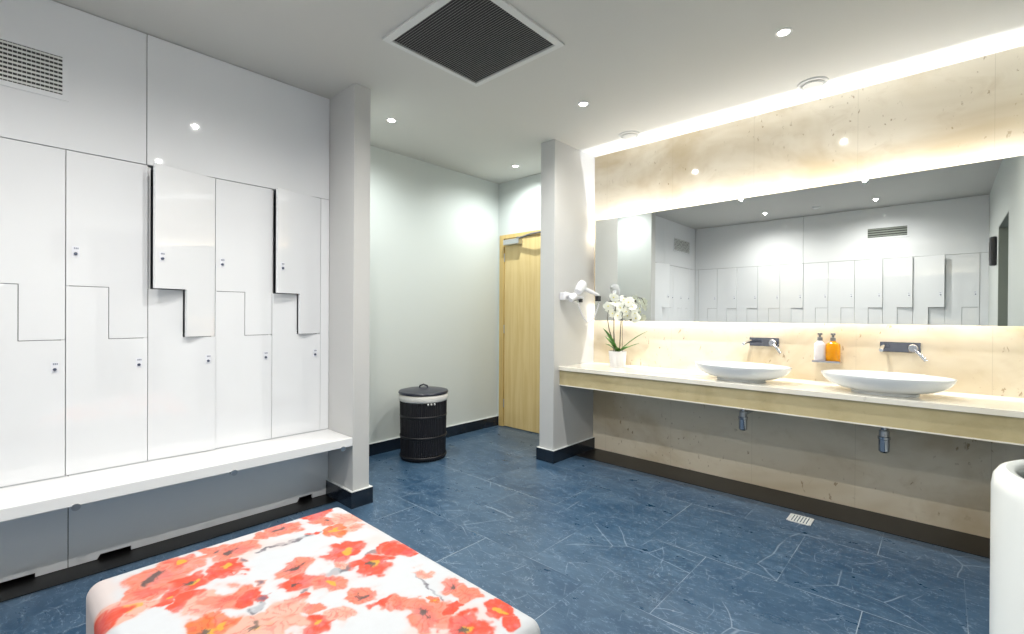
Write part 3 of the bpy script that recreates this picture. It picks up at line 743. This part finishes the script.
# flower print, in metres on the ottoman top (x, y, radius, tone, heart)
FLOWERS = [(0.303, 1.586, 0.0825, 'c', 'd'), (0.331, 1.485, 0.060500000000000005, 'r', 'b'), (0.341, 1.637, 0.038500000000000006, 'c', 'y'), (0.275, 1.449, 0.038500000000000006, 'r', 'y'), (0.2, 1.476, 0.05500000000000001, 'p', 'y'), (0.304, 1.382, 0.044000000000000004, 'r', 'n'), (0.435, 1.639, 0.05500000000000001, 'c', 'd'), (0.479, 1.591, 0.066, 'c', 'd'), (0.447, 1.493, 0.044000000000000004, 'r', 'y'), (0.411, 1.457, 0.033, 'r', 'n'), (0.356, 1.326, 0.060500000000000005, 'p', 'n'), (0.4, 1.315, 0.060500000000000005, 'c', 'n'), (0.431, 1.289, 0.038500000000000006, 'r', 'n'), (0.329, 1.225, 0.05500000000000001, 'o', 'b'), (0.584, 1.632, 0.0495, 'c', 'n'), (0.65, 1.647, 0.05500000000000001, 'c', 'd'), (0.786, 1.679, 0.05500000000000001, 'r', 'n'), (0.762, 1.596, 0.0495, 'c', 'd'), (0.837, 1.563, 0.060500000000000005, 'p', 'n'), (0.764, 1.493, 0.060500000000000005, 'o', 'y'), (0.819, 1.467, 0.033, 'p', 'n'), (0.704, 1.343, 0.066, 'r', 'y'), (0.682, 1.528, 0.022000000000000002, 'r', 'n'), (0.566, 1.358, 0.0495, 'c', 'd'), (0.555, 1.267, 0.0495, 'r', 'd'), (0.6, 1.198, 0.0495, 'c', 'y'), (0.498, 1.181, 0.0242, 'r', 'n'), (0.543, 1.121, 0.0242, 'c', 'n'), (0.734, 1.202, 0.060500000000000005, 'r', 'b'), (0.832, 1.242, 0.044000000000000004, 'r', 'n'), (0.84, 1.216, 0.044000000000000004, 'r', 'n'), (0.642, 1.094, 0.0352, 'c', 'd'), (0.417, 1.146, 0.07150000000000001, 'p', 'b'), (0.465, 1.252, 0.0242, 'r', 's'), (0.501, 1.067, 0.038500000000000006, 'r', 'y'), (0.467, 1.14, 0.05500000000000001, 'p', 'n'), (0.657, 1.01, 0.033, 'c', 'n'), (0.649, 1.025, 0.027500000000000004, 'r', 'n'), (0.82, 0.957, 0.038500000000000006, 'c', 'd'), (0.825, 0.899, 0.038500000000000006, 'c', 'n'), (0.694, 0.909, 0.060500000000000005, 'c', 'd'), (0.735, 0.963, 0.0176, 'o', 'y'), (0.73, 0.802, 0.046200000000000005, 'r', 'b'), (0.834, 0.81, 0.030800000000000004, 'r', 'y'), (0.821, 0.761, 0.0242, 'r', 'n'), (0.764, 0.884, 0.027500000000000004, 'r', 'n'), (0.683, 0.988, 0.030800000000000004, 'c', 'n'), (0.673, 1.267, 0.022000000000000002, 'p', 'n'), (0.809, 1.069, 0.027500000000000004, 'p', 'n'), (0.497, 1.496, 0.013200000000000002, 'p', 's'), (0.464, 1.358, 0.015400000000000002, 'p', 's'), (0.159, 1.459, 0.044000000000000004, 'r', 'n'), (0.247, 1.542, 0.044000000000000004, 'c', 'n'), (0.558, 1.049, 0.033, 'p', 'n'), (0.524, 0.634, 0.0538558069669709, 'r', 'n'), (0.616, 0.412, 0.03155559761097293, 'c', 'y'), (0.373, 0.691, 0.041422737511342955, 'r', 'd'), (0.158, 0.398, 0.038384470980333305, 'o', 'd'), (0.607, 0.332, 0.04853778554889243, 'o', 'd'), (0.229, 0.738, 0.03015939411732324, 'c', 'd'), (0.673, 0.43, 0.0588443396685025, 'c', 'd'), (0.715, 0.611, 0.05899692936951586, 'o', 'b'), (0.163, 0.487, 0.058073779675148846, 'p', 'y'), (0.349, 0.668, 0.04758423775510112, 'p', 'y'), (0.336, 0.668, 0.04442235559890117, 'p', 'd'), (0.439, 0.617, 0.031710027886073695, 'r', 'b')]
BRANCH = [(0.538, 1.52, 0.706, 1.523, 0.006), (0.605, 1.249, 0.706, 1.241, 0.008), (0.671, 1.262, 0.735, 1.193, 0.01), (0.515, 1.211, 0.593, 1.241, 0.005), (0.411, 1.222, 0.477, 1.258, 0.008), (0.76, 1.266, 0.822, 1.254, 0.006), (0.755, 0.936, 0.786, 1.071, 0.003), (0.572, 1.615, 0.634, 1.599, 0.004)]
rng = np.random.RandomState(3)
def vnoise(x, y, s, seed):
    g_ = np.random.RandomState(seed).rand(64, 64)
    a_ = x * s + 17.3; b = y * s + 9.1
    i = np.floor(a_).astype(int); j = np.floor(b).astype(int); fx = a_ - i; fy = b - j
    fx = fx * fx * (3 - 2 * fx); fy = fy * fy * (3 - 2 * fy)
    G = lambda p, q_: g_[p % 64, q_ % 64]
    return (G(i, j) * (1 - fx) + G(i + 1, j) * fx) * (1 - fy) + (G(i, j + 1) * (1 - fx) + G(i + 1, j + 1) * fx) * fy
def fbm(x, y, s, seed): return .55 * vnoise(x, y, s, seed) + .3 * vnoise(x, y, s * 2.1, seed + 1) + .15 * vnoise(x, y, s * 4.3, seed + 2)
def sm(a_, b, v):
    t_ = np.clip((v - a_) / (b - a_), 0, 1); return t_ * t_ * (3 - 2 * t_)
TONES = {'r': ((.80, .020, .012), (.84, .085, .035)), 'c': ((.84, .085, .045), (.88, .26, .17)), 'p': ((.86, .24, .15), (.88, .48, .38)), 'o': ((.82, .06, .015), (.86, .20, .05))}
def paint(x, y):
    c = np.empty((len(x), 3)); c[:] = (.74, .78, .83)
    n0 = fbm(x, y, 5, 40)[:, None]
    c = c * (1 - .5 * sm(.58, .74, n0)) + np.array((.86, .66, .60)) * .5 * sm(.58, .74, n0)
    wx = x + .040 * (fbm(x, y, 14, 1) - .5) * 2 + .024 * (fbm(x, y, 45, 5) - .5); wy = y + .040 * (fbm(x, y, 14, 11) - .5) * 2 + .024 * (fbm(x, y, 45, 15) - .5)
    n1 = fbm(x, y, 30, 21); n2 = fbm(x, y, 70, 31); n3 = fbm(x, y, 12, 51)
    for (x0_, y0_, x1_, y1_, w_) in BRANCH:
        dx, dy = x1_ - x0_, y1_ - y0_; L2 = dx * dx + dy * dy
        s = np.clip(((wx - x0_) * dx + (wy - y0_) * dy) / L2, 0, 1)
        dd = np.hypot(wx - x0_ - s * dx, wy - y0_ - s * dy)
        m_ = (sm(w_ * 1.9, w_ * .7, dd) * (.45 + .55 * sm(.40, .55, n1)))[:, None] * .85
        c = c * (1 - m_) + np.array((.10, .09, .13)) * m_
    for k, (fx, fy, r, tone, heart) in enumerate(FLOWERS):
        dx, dy = wx - fx, wy - fy; d_ = np.hypot(dx, dy); an = np.arctan2(dy, dx); ph = k * 1.7
        rad = r * (.84 + .26 * np.abs(np.cos(2.5 * an + ph)) + .55 * (n3 - .5))
        halo = (sm(rad * 1.35, rad * .9, d_) * .28)[:, None]
        A, B = (np.array(v) for v in TONES[tone])
        c = c * (1 - halo) + np.array((.88, .50, .42)) * halo
        mk = (sm(rad * 1.08, rad * .86, d_) * (.80 + .20 * sm(.35, .6, n1)) * sm(.24, .42, n2 * .6 + n1 * .4 + .45 * np.clip(1 - d_ / r, 0, 1)))[:, None]
        q_ = sm(.38, .62, n1 * .6 + .4 * np.clip(d_ / r, 0, 1) * .7 + .12)[:, None]
        col_ = A * (1 - q_) + B * q_
        c = c * (1 - mk) + col_ * mk
        streak = (sm(.62, .9, np.cos(an * 9 + ph + n1 * 6)) * sm(r * .25, r * .5, d_) * sm(rad, rad * .7, d_) * .4)[:, None]
        c = c * (1 - streak) + np.array(TONES['r'][0]) * streak
        if heart in 'yb':
            hx, hy = (dx - .1 * r), (dy + .05 * r)
            h_ = sm(.34 * r, .20 * r, np.hypot(hx, hy) + .2 * r * (n2 - .5))[:, None] * .9
            c = c * (1 - h_) + np.array((.84, .46, .03)) * h_
        if heart in 'db':
            hx, hy = (dx + .10 * r), (dy - .02 * r)
            h_ = sm(.46 * r, .20 * r, np.hypot(hx, hy) * (1 + .8 * np.abs(np.sin(an * 4 + ph))) + .25 * r * (n2 - .5))[:, None] * .9
            c = c * (1 - h_) + np.array((.07, .07, .07)) * h_
        if heart == 's':     # grey-blue stain
            h_ = sm(1.1 * r, .2 * r, d_)[:, None] * .8
            c = c * (1 - h_) + np.array((.10, .13, .20)) * h_
    return np.clip(c, 0, 1)

def ottoman():
    hx, hy = (OX1 - OX0) / 2, (OY1 - OY0) / 2; z0 = .05; hz = (OZ - z0) / 2; r = .036; zc = z0 + hz
    nx, ny, nz = 270, 370, 60
    verts = []; faces = []; uv = []
    def grid(fn, n, m, flat):
        b = len(verts)
        for i in range(n + 1):
            for j in range(m + 1):
                p = fn(i / n * 2 - 1, j / m * 2 - 1); verts.append(p)
                x, y, z = p; drop = hz - z
                uv.append((x + (flat[0] * drop), y + (flat[1] * drop)))
        for i in range(n):
            for j in range(m):
                a_ = b + i * (m + 1) + j; faces.append((a_, a_ + m + 1, a_ + m + 2, a_ + 1))
    grid(lambda u, v: (u * hx, v * hy, hz), nx, ny, (0, 0))
    grid(lambda u, v: (-hx, -u * hy, v * hz), ny // 2, nz, (-1, 0))
    grid(lambda u, v: (hx, u * hy, v * hz), ny // 2, nz, (1, 0))
    grid(lambda u, v: (u * hx, -hy, v * hz), nx // 2, nz, (0, -1))
    grid(lambda u, v: (-u * hx, hy, v * hz), nx // 2, nz, (0, 1))
    V = np.array(verts); UVc = np.array(uv)
    inner = np.array((hx - r, hy - r, hz - r))
    Q = np.clip(V, -inner, inner); D = V - Q; L = np.linalg.norm(D, axis=1, keepdims=True)
    N = D / np.maximum(L, 1e-9)
    out = Q + N * r
    top = V[:, 2] > hz - 1e-6
    ex = np.clip(1 - (V[:, 0] / hx) ** 4, 0, 1) * np.clip(1 - (V[:, 1] / hy) ** 4, 0, 1)
    out[:, 2] += np.where(top, .010 * ex, 0)
    me = bpy.data.meshes.new('upholstery'); me.from_pydata([tuple(v) for v in out], [], faces)
    bmx = bmesh.new(); bmx.from_mesh(me); bmesh.ops.remove_doubles(bmx, verts=bmx.verts, dist=1e-4)
    cen = Vector(((OX0 + OX1) / 2, (OY0 + OY1) / 2, zc))
    bmx.to_mesh(me); bmx.free()
    co = np.empty(len(me.vertices) * 3); me.vertices.foreach_get('co', co); co = co.reshape(-1, 3)
    # unfold the sides outward so that the print runs over the edge
    dr = np.maximum(0, hz - r - co[:, 2])
    ax = np.sign(co[:, 0]) * dr * (np.abs(co[:, 0]) > hx - 1e-3); ay = np.sign(co[:, 1]) * dr * (np.abs(co[:, 1]) > hy - 1e-3)
    col = paint(co[:, 0] + ax + cen.x, co[:, 1] + ay + cen.y)
    at = me.color_attributes.new('paint', 'FLOAT_COLOR', 'POINT')
    at.data.foreach_set('color', np.concatenate([col, np.ones((len(col), 1))], 1).astype(np.float32).ravel())
    me.shade_smooth()
    o = bpy.data.objects.new('upholstery', me); COL.objects.link(o); o.parent = t; o.location = (0, 0, zc)
    me.materials.append(M['fabric'])
    obj('plinth', box(-hx + .04, hx - .04, -hy + .04, hy - .04, 0, z0 + .01), 'black', t)
ottoman()

# ------------------------------------------------------------------ camera
cam = bpy.data.cameras.new('camera'); co_ = bpy.data.objects.new('camera', cam); COL.objects.link(co_)
cam.sensor_width = 36; cam.lens = CAM['f'] / 1024 * 36; cam.clip_start = .02
mw = Matrix.Identity(4)
for i in range(3):
    mw[i][0] = R2[i]; mw[i][1] = U2[i]; mw[i][2] = -F[i]
mw.translation = Vector((0, 0, 1.2))
co_.matrix_world = mw
sc.camera = co_

# world: dim, the room is closed
wd = bpy.data.worlds.new('world'); sc.world = wd; wd.use_nodes = True
wd.node_tree.nodes['Background'].inputs[0].default_value = (.5, .55, .6, 1); wd.node_tree.nodes['Background'].inputs[1].default_value = .3
sc.view_settings.view_transform = 'Standard'
sc.view_settings.look = 'None'
sc.view_settings.exposure = 0.0
